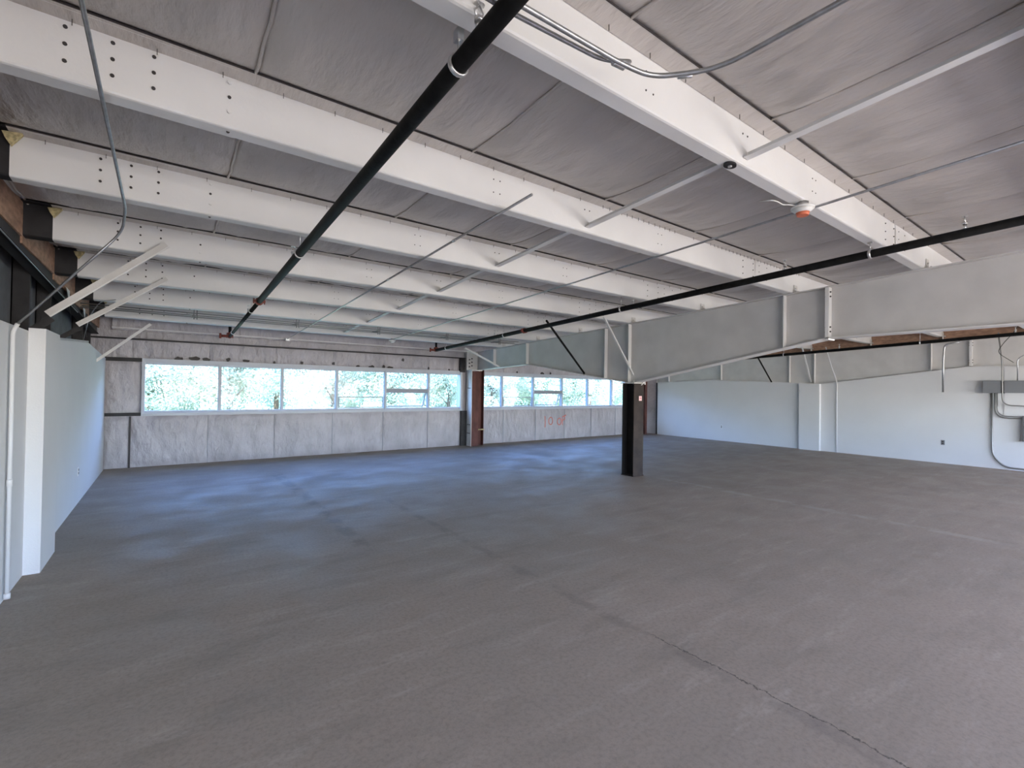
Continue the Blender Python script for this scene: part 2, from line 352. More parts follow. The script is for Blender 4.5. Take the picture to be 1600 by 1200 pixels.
window('window_1', WX0, WX1, [.86, 2.05, 3.24, 4.44, 5.64], 3, 4, 'long white-framed strip window left of the red-brown column')
window('window_2', VX0, VX1, [8.05, 9.25, 10.46, 11.65, 12.86], 1, 2, 'long white-framed strip window right of the red-brown column')

# ------------------------------------------------------------------ roof and ceiling insulation
lab(MB().prism([(YB-.3, zt(YB-.3)+.09), (12, zt(12)+.09), (12, zt(12)+.25), (YB-.3, zt(YB-.3)+.25)], 'x', -1.6, 15.6).build('roof', 'roof'), 'metal roof deck above the insulation', 'roof', 'structure')
ce = struct('ceiling', (0, 0, 0), 'sagging grey-beige insulation blankets between the roof purlins', 'ceiling')
cx = [.35-1.38+1.38*i for i in range(12)]
def blanket(seed, wd, ln, z_top=0):
    rnd = random.Random(seed); nx, ny = 40, 14; vs = []
    folds = [(rnd.uniform(0, wd), rnd.choice((0, 1)), rnd.uniform(-.5, .5), rnd.uniform(.012, .04), rnd.uniform(.004, .012)) for _ in range(26)]
    for j in range(ny+1):
        for i in range(nx+1):
            u, v = i/nx, j/ny; x, y = u*wd, v*ln
            e = (1-abs(2*v-1)**3); ex = 1-abs(2*u-1)**10
            d = .035*e+.05*e*ex
            for fx, end, sl, sw, am in folds:
                yy = y if end == 0 else ln-y; q = (x-fx-sl*yy)/(sw*(1+yy)); d += am*math.exp(-q*q)*math.exp(-yy*1.6)*e*ex*1.6
            vs.append((x, y, -SL*y-d))
    B = MB().add(vs, [(j*(nx+1)+i, j*(nx+1)+i+1, (j+1)*(nx+1)+i+1, (j+1)*(nx+1)+i) for j in range(ny) for i in range(nx)], True)
    seamline = [(rnd.uniform(-.004, .004), ln*j/ny, -SL*ln*j/ny-.035*(1-abs(2*j/ny-1)**3)-.010) for j in range(ny+1)]
    return B.tube(seamline, .009, 6)
bl = [blanket(s, 1.38, 1.318) for s in range(6)]; bn = blanket(50, .95, 1.43)
for i, y in enumerate([PY[0]-1.43]+PY):
    if y < YB-1: continue
    for j, x in enumerate(cx):
        last = j == 11
        q = bn if False else bl[(i*5+j*7+(i*j) % 3) % 6]
        place(q, x-(.3 if j == 0 else 0)*0, y, zt(y)+.003, 'insulation_panel', 'vinyl', ce)
    place(bl[i % 6], cx[0]-1.38, y, zt(y)+.004, 'insulation_panel', 'vinyl', ce)

# ------------------------------------------------------------------ purlins
def zprof(y, grow=0.0):
    a, b, t = zb(y), zt(y), .004; g = grow
    # Z section: top flange towards the viewer, bottom flange away from it
    return [(y-.085-g, b+SL*.085), (y, b), (y, a+.012), (y+.006, a+.004), (y+.016, a), (y+.095+g, a-SL*.1), (y+.112+g, a+.018),
            (y+.108+g, a+.020), (y+.093+g, a+.005), (y+.018, a+.005), (y+.006, a+.013), (y+.005, b-.006), (y-.080-g, b-.005+SL*.085), (y-.085-g, b-.008)]
def ring(b, x, y, z, r=.009): b.cyl((x, y-.003, z), (x, y+.004, z), r, 8)
def hexb(b, x, y, z): b.cyl((x, y-.012, z), (x, y+.004, z), .011, 6)
place_txt = ['third from', 'second from']
plab = {}
ordn = ['first', 'second', 'third', 'fourth', 'fifth', 'sixth', 'seventh']
for k, y in enumerate(PY):
    vis = PY.index(min(PY, key=lambda q: abs(q-1.57)))
    idx = len(PY)-1-k          # 0 = beside the window wall
    if k >= vis:
        lb = f'white Z-shaped steel roof purlin, {ordn[idx]} from the window wall' if idx else 'white Z-shaped steel roof purlin, the one nearest the window wall'
        if k == vis: lb = 'broad white roof purlin at upper right, crossed by the bent conduit and the orange-capped detector'
        if k == vis+1: lb = 'white roof purlin running from the top left corner, crossed by the black pipe'
    else: lb = f'white roof purlin over the viewer, {ordn[k]} from the back wall'
    p = thing('roof_purlin', (-.87, y, zb(y)), lb, 'roof purlin', 'roof purlins')
    MB().prism(zprof(y), 'x', -.87, 15.05, False).build('section', 'paint', p)
    MB().prism(zprof(y), 'x', -1.06, -.87, False).build('bare_end', 'dark', p, label='dark unpainted end')
    MB().prism([(y-.115, zt(y)-.004), (y-.003, zt(y)-.010), (y-.003, zt(y)-.014), (y-.115, zt(y)-.008)], 'x', -.87, 15.0).build('shaded_lap_facing', 'vinyl', p)  # facing lap; its tan tone also paints in the flange underside's shading
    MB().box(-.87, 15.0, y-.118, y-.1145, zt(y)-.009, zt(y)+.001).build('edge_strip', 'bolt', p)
    jag = MB(); rj = random.Random(k); pr = [(-.87, zb(y)+.02)]
    for q in range(9): pr.append((-.87+rj.uniform(.0, .035), zb(y)+.02+.25*q/8))
    pr.append((-.87, zt(y)-.01)); jag.prism(pr, 'y', y-.003, y+.0).build('ragged_edge', 'dark', p)
    rj2 = MB(); rj2.prism([(-.90, zt(y)-.02), (-.84, zt(y)-.015), (-.8, zt(y)-.005), (-.82, zt(y)-.04), (-.86, zt(y)-.10), (-.885, zt(y)-.06)], 'y', y-.05, y-.01).build('torn_insulation', 'foam', p)
    # lap sleeves over the rafters
    for (a, b) in ((-.87, .28), (6.0, 8.25), (13.6, 15.05)):
        pts = [(u-.004, v-.003) for u, v in zprof(y, .003)]
        MB().prism(pts, 'x', a, b, False).build('lap_sleeve', 'paint', p)
    for X_ in (7.13, 15.0):
        MB().box(X_-.05, X_+.05, y-.014, y-.007, zb(y)-(.004 if X_ < 10 else .13), zb(y)+.11).box(X_-.05, X_+.05, y-.06, y-.007, zb(y)-.004, zb(y)+.003).cyl((X_-.02, y-.03, zb(y)+.06), (X_-.02, y-.012, zb(y)+.06), .01, 6).cyl((X_+.02, y-.04, zb(y)-.0), (X_+.02, y-.04, zb(y)+.03), .01, 6).build('seat_clip', 'raf', p)
    bo = MB()
    for x in (-.42, -.25, -.09, .24):
        for z in (.085, .165, .245):
            if x == .24 and z != .165: continue
            ring(bo, x, y-.006, zb(y)+z)
    ring(bo, .24, y+.04, zb(y)-.004)
    for x in (2.02, 4.05, 11.1+1.0, 10.1): 
        for dx in (-.03, .03):
            for z in (.10, .2): ring(bo, x+dx, y, zb(y)+z, .005)
    for x in (3.0, 11.1):
        for dx in (-.03, .03): ring(bo, x+dx, y, zb(y)+.2, .006)
    for x in (5.7, 5.95, 6.1, 6.3, 8.3, 8.5, 14.0):
        for z in (.06, .14, .22): ring(bo, x, y-.005, zb(y)+z, .006)
    bo.build('bolts', 'bolt', p, kind='stuff')
    hb = MB(); hexb(hb, .24, y-.003, zb(y)+.085); hexb(hb, .24, y-.003, zb(y)+.245); hb.build('painted_bolt_heads', 'paint', p, kind='stuff')
    sc = MB(); x = -.7
    while x < 7.2:
        sc.bar((x, y-.03, zt(y)-.004), (x, y-.03, zt(y)-.042), (1, 0, 0), .003, .003)
        x += .30+rj.uniform(-.02, .02) if x < 3.0 or k != vis+1 else .085+rj.uniform(-.01, .01)
        if x > 3.9 and x < 4.9 and rj.random() < .4: x += .25
    sc.build('roof_screws', 'bolt', p, kind='stuff')
# bridging angles (top-level, one per bay)
for bx, bname in ((3.0, 'left bay'), (11.1, 'right bay')):
    for k in range(len(PY)-1):
        y0, y1 = PY[k], PY[k+1]
        b = thing('bridging_angle', (bx, y1, zb(y1)+.05), f'flat white steel bridging angle between two neighbouring purlins, {bname}', 'bridging', 'bridging angles '+bname)
        if bx > 8:
            b['label'] = f'white bridging angle beyond the big rafter, {ordn[len(PY)-2-k] if len(PY)-2-k < 7 else "last"} gap back from the window wall' if k > 2 else f'white bridging angle beyond the big rafter, {ordn[k]} gap from the back wall'
        else: b['label'] = ['x']*0 or f'white steel bridging angle spanning the gap to the purlin {ordn[len(PY)-2-k] if len(PY)-2-k < 7 else "farthest"} from the window wall' if len(PY)-2-k else 'white steel bridging angle spanning the last gap, to the purlin nearest the window wall'
        if bx < 8 and k < 4: b['label'] = f'white steel bridging angle high over the viewer, gap {["far behind", "behind", "just behind", "overhead to the bent conduit purlin"][k]}'
        q = MB(); z0, z1 = zb(y0)+.075, zb(y1)+.045
        q.bar((bx, y0+.012, z0), (bx, y1-.006, z1), (1, 0, 0), .06, .004)
        q.bar((bx+.028, y0+.012, z0+.024), (bx+.028, y1-.006, z1+.024), (0, 0, 1), .05, .004)
        q.build('angle', 'paint', b)

# ------------------------------------------------------------------ rafters
def interp(pr, y):
    for (a, za), (b, zc) in zip(pr, pr[1:]):
        if a <= y <= b: return za+(zc-za)*(y-a)/(b-a)
    return pr[-1][1]
def rafter(name, X, prof, y_end, stiff, splice, label, fw_=.2, drop=0.0):
    zb = lambda y: 3.145-SL*y-drop
    t = thing(name, (X, 0, 2.5), label, 'rafter')
    top = [(y, zb(y)-.006) for y in (prof[0][0], y_end)]
    pr = [q for q in prof if q[0] <= y_end]
    if pr[-1][0] < y_end: pr = pr+[(y_end, interp(prof, y_end))]
    MB().prism(pr+list(reversed(top)), 'x', X-.005, X+.005).build('web', 'raf', t)
    MB().prism([top[0], top[1], (y_end, top[1][1]-.012), (prof[0][0], top[0][1]-.012)], 'x', X-fw_/2, X+fw_/2).build('top_flange', 'raf', t)
    for (a, za), (b, zc) in zip(pr, pr[1:]):
        MB().prism([(a, za), (b, zc), (b, zc-.014), (a, za-.014)], 'x', X-fw_/2, X+fw_/2).build('bottom_flange', 'paint', t)
    for y in stiff: MB().box(X-fw_/2+.01, X+fw_/2-.01, y-.006, y+.006, interp(pr, y), zb(y)-.018).build('stiffener', 'paint', t)
    for y in splice:
        MB().box(X-fw_/2, X+fw_/2, y-.022, y+.022, interp(pr, y)-.03, zb(y)-.01).build('splice_plate', 'paint', t)
        bb = MB()
        for dz in (.08, .14): 
            for s in (-1,):
                bb.cyl((X+s*.06, y-.035, zb(y)-dz), (X+s*.06, y+.035, zb(y)-dz), .011, 6); bb.cyl((X+s*.06, y-.035, interp(pr, y)+dz), (X+s*.06, y+.035, interp(pr, y)+dz), .011, 6)
        bb.build('splice_bolts', 'bolt', t, kind='stuff')
    return t
raf1 = [(YB, 2.5), (.8, 2.36), (2.55, 2.35), (5.83, 1.76), (9.05, 2.23), (11.5, 2.14)]
rafter('tapered_rafter', 7.13, raf1, 11.45, [10.5, 9.07, 6.5, 5.9, 3.11, 1.1-2, -3], [2.56], 'large white tapered steel rafter resting on the black centre column')
rafter('tapered_rafter', 15.0, raf2, 11.45, [10.6, 8.56, 6.41, 5.74, 3.19, -1], [2.49], 'white tapered steel rafter along the top of the right-hand wall', drop=.13)
er = thing('end_rafter', (-1.12, 0, 2.9), 'dark unpainted steel channel rafter sloping along the top of the left wall', 'rafter')
MB().prism([(YB, zb(YB)-.005), (11.4, zb(11.4)-.005), (11.4, zb(11.4)-.15), (YB, zb(YB)-.15)], 'x', -1.09, -1.075).build('web', 'dark', er)
MB().prism([(YB, zb(YB)-.14), (11.4, zb(11.4)-.14), (11.4, zb(11.4)-.15), (YB, zb(YB)-.15)], 'x', -1.16, -1.05).build('lower_flange', 'dark', er)
MB().tube([(-1.06, 4.0, zb(4)-.155), (-1.06, 9.0, zb(9)-.155)], .006, 6).build('cable', 'galv', er, label='thin pale cable')
# purlin clips and flange braces at rafters
def brace(p, q, label, m='paint', size=.05, bare=None, group=None):
    t = thing('flange_brace', q, label, 'brace', group); a = MB(); lip = MB(); p, q = Vector(p), Vector(q)
    b0 = q
    if bare: b0 = p+(q-p)*bare
    a.bar(p, b0, (0, 1, 0), size, .004); d = (q-p).normalized(); h = d.cross(Vector((0, 1, 0))).normalized()
    sg = -1 if h.z > 0 else 1; off = Vector((0, -size/2, 0))
    (lip if bare else a).bar(p+off+h*size*.4, b0+off+h*size*.4, h, size*.8, .004)
    if bare:
        lip = MB(); a.bar(p+off-h*sg*size*.35, b0+off-h*sg*size*.35, h, size*.7, .004); lip.bar(p+off*1.1+h*sg*size*.12, b0+off*1.1+h*sg*size*.12, h, size*.16, .012); lip.build('lip', 'paint', t)
        a.build('angle', 'raf', t)  # greyer face against the white lip: the angle's shading put into its colours
    else: a.build('angle', m, t)
    if bare:
        c = MB(); c.bar(b0, q, (0, 1, 0), size, .005); c.bar(b0+off+h*size*.4, q+off+h*size*.4, h, size*.8, .005); c.build('bare_end', 'dark', t, label='dark unpainted lower end')
    return t
brace((-.03, 5.84, 2.98), (-1.08, 5.84, 2.0), 'long white angle brace on the left, the upper one beside the bent conduit', size=.07, bare=.80)
brace((-.03, 7.27, 2.90), (-1.10, 7.27, 2.05), 'white angle brace on the left, the middle one of three', size=.06, bare=.76)
brace((-.28, 10.13, 2.64), (-.98, 10.13, 1.97), 'short white angle brace at the far left corner above the window wall', size=.05)
brace((6.29, 5.84, 2.92), (7.20, 5.84, 1.80), 'thin white brace crossing the big rafter above the black column', size=.03)
brace((5.93, 10.13, 2.60), (6.98, 10.13, 2.17), 'small bright white brace beside the top of the red-brown column', size=.045)
brace((14.3, 5.84, 3.0), (14.95, 5.84, 1.93), 'thin white brace crossing the right-hand rafter', size=.03)
# ------------------------------------------------------------------ columns
cc = thing('steel_column', (7.17, 5.88, 0), 'black steel H-column standing in the middle of the floor', 'column')
zc = 1.745
MB().box(7.03, 7.31, 5.74, 5.756, .012, zc).build('front_flange', 'colface', cc, label='worn dark grey front flange')
MB().box(7.03, 7.31, 6.0, 6.016, .012, zc).build('rear_flange', 'colblack', cc)
MB().box(7.16, 7.18, 5.756, 6.0, .012, zc).build('web', 'colblack', cc)
MB().box(7.02, 7.32, 5.73, 6.025, 0, .012).build('base_plate', 'colface', cc)
MB().box(7.0, 7.34, 5.72, 6.04, zc, zc+.018).build('cap_plate', 'raf', cc)
b = MB()
for x, y in ((7.05, 5.76), (7.29, 5.70)): b.cyl((x, y, zc-.02), (x, y, zc+.05), .014, 6)
b.cyl((7.2, 5.71, zc-.03), (7.26, 5.68, zc+.04), .012, 8); b.build('cap_bolts', 'paint', cc, kind='stuff')
tg = thing('paper_tag', (7.2, 5.735, 1.46), 'small pink paper tag stuck on the black column', 'tag')
MB().box(7.17, 7.25, 5.734, 5.738, 1.42, 1.51).build('paper', 'pink', tg)
q = MB(); q.bar((7.185, 5.7325, 1.45), (7.205, 5.7325, 1.485), (0, 1, 0), .002, .004).bar((7.205, 5.7325, 1.485), (7.215, 5.7325, 1.45), (0, 1, 0), .002, .004).bar((7.19, 5.7325, 1.462), (7.235, 5.7325, 1.466), (0, 1, 0), .002, .004); q.build('writing', 'ink', tg)

rc = thing('wall_column', (6.95, 11.3, 0), 'red-brown primed steel column between the two strip windows', 'column')
MB().box(6.80, 6.815, 11.2, 11.48, 0, 2.10).build('side_flange', 'paint', rc, label='white painted side flange')
MB().box(6.815, 7.02, 11.2, 11.22, 0, 2.09).build('web', 'redcol', rc)
MB().box(7.02, 7.035, 11.2, 11.40, 0, 2.14).build('rib', 'redcol', rc)
MB().box(7.035, 7.26, 11.39, 11.41, 0, 2.14).build('recessed_plate', 'redcol', rc); MB().box(7.25, 7.265, 11.28, 11.41, 0, 2.14).build('rear_flange', 'redcol', rc)
MB().box(7.03, 7.26, 11.22, 11.30, .44, .47).build('bracket', 'foam', rc); MB().box(6.76, 7.1, 11.12, 11.5, 2.10, 2.13).build('cap_plate', 'paint', rc)
b = MB()
for z in (.36, .60, 1.62):
    for y in (11.28, 11.36): b.cyl((6.785, y, z), (6.80, y, z), .016, 6)
b.build('bolts', 'bolt', rc, kind='stuff')
bs = thing('girt_end_bracket', (6.7, 11.46, 0), 'black steel strip beside the foot of the red-brown column', 'bracket'); MB().box(6.62, 6.80, 11.44, 11.50, 0, .98).build('plate', 'dark', bs)
bs = thing('rafter_end_plate', (6.7, 11.42, 2.4), 'black bolted bracket above the red-brown column, under the eave', 'bracket')
MB().box(6.56, 6.72, 11.42, 11.49, 2.06, 2.46).build('plate', 'dark', bs)
b = MB()
for z in (2.16, 2.24, 2.32, 2.40):
    for x in (6.55, 6.68): b.cyl((x, 11.38, z), (x, 11.42, z), .02, 6)
b.build('bolts', 'dark', bs, kind='stuff')
ep = MB().box(6.74, 7.1, 11.38, 11.47, 2.13, 2.64); 
e2 = thing('rafter_bearing_plate', (6.9, 11.42, 2.13), 'white bolted plate at the far end of the big rafter', 'bracket'); ep.build('plate', 'raf', e2)
b = MB()
for z in (2.22, 2.32, 2.42): b.cyl((6.82, 11.35, z), (6.82, 11.38, z), .017, 6).cyl((6.9, 11.35, z+.03), (6.9, 11.38, z+.03), .017, 6)
b.build('bolts', 'bolt', e2, kind='stuff')
k = thing('corner_column', (14.42, 11.2, 0), 'narrow red-brown steel column in the far right corner', 'column')
MB().box(14.36, 14.47, 11.2, 11.215, 0, 2.0).box(14.41, 14.425, 11.215, 11.45, 0, 2.0).box(14.36, 14.47, 11.45, 11.465, 0, 2.0).build('section', 'redcol', k)
MB().box(14.52, 14.60, 11.38, 11.40, 1.2, 1.75).build('paint_mark', 'spray', k)

# spray-painted characters on the far wall
def strokes(name, parent, y, lines, r=.013):
    b = MB()
    for ln in lines: b.tube([(x, y, z) for x, z in ln], r, 6)
    # flatten on to the wall
    b.v = [(x, y+(yy-y)*.2, z) for x, yy, z in b.v]
    return b.build(name, 'spray', parent)
def ell(cx_, cz, a, b_, n=14, s=0, e=2*math.pi): return [(cx_+a*math.cos(s+(e-s)*i/n), cz+b_*math.sin(s+(e-s)*i/n)) for i in range(n+1)]
yw = YF+.01
strokes('spray_numeral', wf, yw, [[(9.74, .76), (9.76, .58), (9.755, .40)]])
strokes('spray_numeral', wf, yw, [ell(9.99, .60, .085, .12)])
strokes('spray_letter', wf, yw, [ell(10.36, .57, .085, .11)])
strokes('spray_letter', wf, yw, [[(10.50, .45), (10.49, .60), (10.50, .72), (10.60, .74), (10.61, .65), (10.50, .60)], [(10.50, .72), (10.66, .78)]])

# ------------------------------------------------------------------ sprinkler pipes
def sprinkler_head(b, x, y, z, flip=1):
    b.cyl((x, y, z), (x, y, z+.045), .014, 8); b.cyl((x, y, z+.045), (x, y, z+.06), .02, 6)
    for s in (-1, 1): b.tube([(x+s*.012, y, z+.06), (x+s*.02, y, z+.085), (x, y, z+.11)], .004, 5)
    b.cyl((x, y, z+.11), (x, y, z+.114), .022, 10)
def coupling(b, c, d, r):
    c, d = Vector(c), Vector(d).normalized()
    b.cyl(c-d*.025, c+d*.025, r*1.35, 14); sd = d.cross(Vector((0, 0, 1)))
    if sd.length < .1: sd = Vector((1, 0, 0))
    sd.normalize()
    b.bar(c-sd*r*1.9, c+sd*r*1.9, d, .035, .03); 
    for s in (-1, 1): b.cyl(c+sd*r*1.65*s-d.cross(sd)*.035, c+sd*r*1.65*s+d.cross(sd)*.035, .008, 6)
def hanger(x, y, zp, r, ztop):
    b = MB(); k = 16
    b.tube([(x+(r+.004)*math.sin(2*math.pi*i/k), y, zp+(r+.004)*math.cos(2*math.pi*i/k)) for i in range(k+1)], .006, 6)
    b.v = [(p[0], y+(p[1]-y)*2.2, p[2]) for p in b.v]
    b.cyl((x, y, zp+r), (x, y, ztop), .005, 6); b.box(x-.014, x+.014, y-.02, y+.02, ztop-.015, ztop+.035); return b
def pipe(X, A, y0, y1, r, label, heads, hangers, coups, thin_from=None, end=True):
    P = lambda y: (X, y, A-SL*y); dv = Vector((0, 1, -SL)).normalized()
    t = thing('sprinkler_pipe', P(y0), label, 'pipe')
    y2 = thin_from or y1
    MB().cyl(P(y0), P(y2), r, 20).build('pipe_run', 'pipe', t)
    if thin_from: MB().cyl(P(y2), P(y1), r*.72, 16).build('reduced_run', 'pipe', t, label='narrower end run')
    for y in coups:
        b = MB(); coupling(b, P(y), dv, r); b.build('coupling', 'red', t, label='red grooved coupling')
    for y in heads:
        rr = r if not thin_from or y < thin_from else r*.72
        b = MB(); sprinkler_head(b, X, y, A-SL*y+rr*.8); b.build('sprinkler_head', 'chrome', t, label='upright sprinkler head')
    for y, ztp in hangers:
        rr = r if not thin_from or y < thin_from else r*.72
        h = hanger(X, y, A-SL*y, rr, ztp).build('pipe_hanger', 'chrome', t, label='zinc ring hanger with rod')
    if end:
        e = Vector(P(y1)); b = MB(); b.cyl(e+Vector((0, 0, -.03)), e+Vector((0, 0, .24)), r*.7, 14); b.build('riser', 'pipe', t)
        b = MB(); coupling(b, e, dv, r*.8); coupling(b, e+Vector((0, 0, .05)), (0, 0, 1), r*.75); b.cyl(e-Vector((.14, 0, 0)), e, r*.7, 10); b.cyl(e-Vector((.16, 0, .05)), e-Vector((.16, 0, -.05)), .02, 8); b.build('end_fitting', 'red', t, label='red end elbow and couplings')
        b = MB(); coupling(b, e+Vector((0, 0, .25)), (0, 0, 1), r*.7); b.build('coupling', 'red', t, label='red grooved coupling')
    return t
pipe(.955, 3.03, -3.5, 10.75, .038, 'thick black sprinkler pipe at the left, running from top centre towards the window wall', [1.56, 4.95, 8.1], [(1.72, 3.07), (4.66, 3.12), (7.8, 2.98), (10.2, zb(10.15)+.02)], [7.05], 7.05)
pipe(5.46, 3.03, -3.5, 10.75, .038, 'long black sprinkler pipe in front of the big rafter, entering at the right edge', [.95, 2.4, 4.5, 8.1], [(1.62, zb(1.57)), (4.72, 3.08), (7.76, 2.99), (10.2, zb(10.15)+.02)], [7.1])
pipe(13.4, 2.895, -3.5, 7.2, .036, 'black sprinkler pipe seen under the big rafter, before the right-hand wall', [1.6, 4.6], [(3.05, zb(3.0)), (5.9, zb(5.86))], [7.1], end=False)
for p, q, lb in (((5.44, 6.42, 2.84), (7.06, 7.09, 1.97), 'slanting black sway brace from the front black pipe to the big rafter'), ((13.38, 6.62, 2.67), (14.92, 6.92, 1.94), 'short black sway brace from the rear black pipe to the right-hand rafter')):
    t = thing('sway_brace', q, lb, 'brace'); MB().cyl(p, q, .02, 10).build('tube', 'pipe', t); e = Vector(q); MB().cyl(e-Vector((.02, .02, .0)), e+Vector((.03, .03, -.03)), .022, 8).build('foot_clamp', 'dark', t)

# ------------------------------------------------------------------ conduits
def run(name, pts, r, m, label, cat='conduit', rad=.15, coups=(), k=10):
    t = thing(name, pts[0], label, cat); MB().tube(bend(pts, rad), r, k).build('tube', m, t)
    for c, d in coups:
        c, d = Vector(c), Vector(d).normalized(); MB().cyl(c-d*.03, c+d*.03, r*1.35, 10).build('coupling', 'chrome', t)
    return t
def roofrun(X, A, y0, y1): return [(X, y0, A-SL*y0), (X, y1, A-SL*y1)]
run('conduit', roofrun(2.1, 3.13, 2.66, 11.3), .010, 'galv', 'thin bare conduit ending in mid-air beside the thick black pipe', coups=[((2.1, 3.8, 3.13-SL*3.8), (0, 1, -SL)), ((2.1, 5.4, 3.13-SL*5.4), (0, 1, -SL))])
run('conduit', roofrun(4.06, 3.13, -4.5, 10.1), .010, 'galv', 'long thin conduit carrying the white orange-capped detector', coups=[((4.06, 6.1, 3.13-SL*6.1), (0, 1, -SL))])
def detector(x, y, z, s, label, cap):
    t = thing('smoke_detector', (x, y, z), label, 'detector')
    MB().cyl((x, y, z+.035*s), (x, y, z-.005*s), .045*s, 8).build('junction_box', 'galv', t)
    MB().cyl((x, y, z-.005*s), (x, y, z-.02*s), .085*s, 24, .085*s).cyl((x, y, z-.02*s), (x, y, z-.05*s), .085*s, 24, .05*s).build('base', 'plastic', t)
    MB().cyl((x, y, z-.05*s), (x, y, z-.075*s), .05*s, 20, .042*s).build('dust_cap', cap, t, label='orange dust cap' if cap == 'orange' else 'white sensing head')
    return t
detector(3.93, 1.60, 3.045, .95, 'white round smoke detector with orange dust cap under the upper right purlin', 'orange')
detector(4.06, 10.15, 2.68, .9, 'small white detector at the far end of the long thin conduit', 'plastic')
t = thing('conduit_end_box', (2.1, 11.3, 2.64), 'tiny junction box at the far end of the free thin conduit', 'box'); MB().box(2.06, 2.14, 11.26, 11.34, 2.60, 2.66).build('body', 'galv', t)
w_ = thing('white_cable', (3.9, 1.6, 3.06), 'short white cable looping beside the orange-capped detector', 'cable')
MB().tube(bend([(3.90, 1.63, 3.05), (3.83, 1.65, 3.05), (3.80, 1.69, 3.055), (3.72, 1.68, 3.05), (3.66, 1.69, 3.055), (3.66, 1.80, 3.08)], .05), .005, 6).build('sheath', 'plastic', w_)
gm = thing('web_grommet', (2.9, 1.64, 3.07), 'dark oval grommet on the lower edge of the upper right purlin', 'grommet')
k = 20; outer = [(2.90+.052*math.cos(a), 1.615+.034*math.sin(a)) for a in (2*math.pi*i/k for i in range(k))]
MB().prism(outer, 'z', zb(1.57)-.014, zb(1.57)-.002).build('ring', 'dark', gm); MB().cyl((2.90, 1.615, zb(1.57)-.022), (2.90, 1.615, zb(1.57)-.013), .013, 8).build('stud', 'chrome', gm)
zc2 = 2.98
run('bent_conduit', [(.2, 1.36, zc2), (1.0, 1.34, zc2), (1.51, 1.325, zc2), (1.69, 1.30, zc2), (1.87, 1.10, zc2), (1.895, .2, zc2), (1.895, -3.5, zc2+.1)], .0105, 'galv', 'shiny conduit bent in a wide curve at the top edge, crossing the upper right purlin', rad=.13, coups=[((1.51, 1.335, zc2), (1, -.1, 0)), ((1.79, 1.205, zc2), (.18, -.17, 0))], k=12)
run('bent_conduit', [(.2, 1.40, zc2+.012), (1.0, 1.40, zc2+.012), (1.45, 1.37, zc2+.012), (1.6, 1.35, zc2+.06), (1.68, 1.42, zc2+.13)], .009, 'galv', 'second shiny conduit paired with the curved one at the top edge', rad=.08)
t = thing('wall_conduit', (-.92, 4.95, 0), 'conduit at the far left, white down the wall and bare above along the ceiling', 'conduit')
MB().tube(bend([(-.925, 4.94, .02), (-.925, 4.92, 1.97), (-.90, 4.91, 2.03)], .05), .0135, 10).build('wall_run', 'wall', t, label='painted lower run')
MB().tube(bend([(-.90, 4.91, 2.03), (-.32, 4.83, 2.80), (-.285, 4.55, 2.91), (-.285, -4, 3.28)], .12, 10), .0095, 10).build('ceiling_run', 'galv', t, label='bare galvanised upper run')
MB().cyl((-.925, 4.94, 0.02), (-.925, 4.94, .06), .019, 10).cyl((-.925, 4.93, .84), (-.925, 4.93, .89), .017, 10).build('coupling', 'wall', t)
# cable tray beyond the far purlins
ct = thing('cable_runway', (0, 9.35, 2.8), 'narrow ladder of conduits hung across the room near the window wall', 'cable tray')
for i, (yy, zz) in enumerate(((9.20, 2.765), (9.36, 2.75), (9.2, 2.705))):
    MB().tube([(-1.1, yy, zz), (2.5, yy, zz-.008), (6.9, yy, zz)], .008, 8).build('conduit', 'greycond', ct)
for x in (.31, 1.85, 3.36, 4.9, 6.3):
    MB().box(x-.02, x-.012, 9.16, 9.48, 2.72, 2.74).box(x+.02, x+.028, 9.16, 9.48, 2.72, 2.74).cyl((x, 9.17, 2.66), (x, 9.17, 3.02), .008, 6).cyl((x+.04, 9.17, 2.66), (x+.04, 9.17, 3.02), .008, 6).build('hanger_bracket', 'greycond', ct)
cb = thing('hanging_cable', (-1.0, 8.6, 2.1), 'thin loose cable curving down at the upper left above the partition', 'cable')
MB().tube(bend([(-.62, 8.6, 2.78), (-.78, 8.6, 2.74), (-.90, 8.7, 2.55), (-.97, 8.8, 2.2)], .2), .006, 6).build('sheath', 'galv', cb)
# ledge strip on the left partition
ls = thing('top_track', (-.97, 7.9, 2.12), 'thin metal track lying on top of the left partition', 'track')
MB().prism([(6.75, 2.05), (9.1, 2.19), (9.1, 2.215), (6.75, 2.075)], 'x', -1.10, -.945).build('strip', 'galv', ls)

# ------------------------------------------------------------------ outlets and electrical gear
def outlet(X, y, z, s, label, m='plastic'):
    t = thing('wall_outlet', (X, y, z), label, 'outlet')
    MB().box(min(X, X+s*.006), max(X, X+s*.006), y-.035, y+.035, z-.057, z+.057).build('cover_plate', m, t)
    MB().box(min(X+s*.006, X+s*.009), max(X+s*.006, X+s*.009), y-.017, y+.017, z+.008, z+.036).box(min(X+s*.006, X+s*.009), max(X+s*.006, X+s*.009), y-.017, y+.017, z-.036, z-.008).build('socket', 'bolt', t)
outlet(XL, 8.42, .43, 1, 'small outlet low on the left partition wall')
outlet(XR, 2.95, .49, -1, 'outlet low on the right wall near the grey electrical box', 'boxgrey')
outlet(XR, 8.46, .46, -1, 'small outlet low on the far part of the right wall')
X = XR
t = thing('wiring_trough', (X, 2.1, 1.66), 'grey steel wiring trough on the right wall, left box of the pair', 'electrical box'); MB().box(X-.15, X, 1.965, 2.26, 1.67, 1.945).build('body', 'boxgrey', t); MB().box(X-.156, X-.15, 1.975, 2.25, 1.68, 1.935).build('cover', 'boxgrey', t); MB().box(X-.14, X, 1.925, 1.965, 1.67, 1.93).build('connector', 'dark', t, label='dark connector')
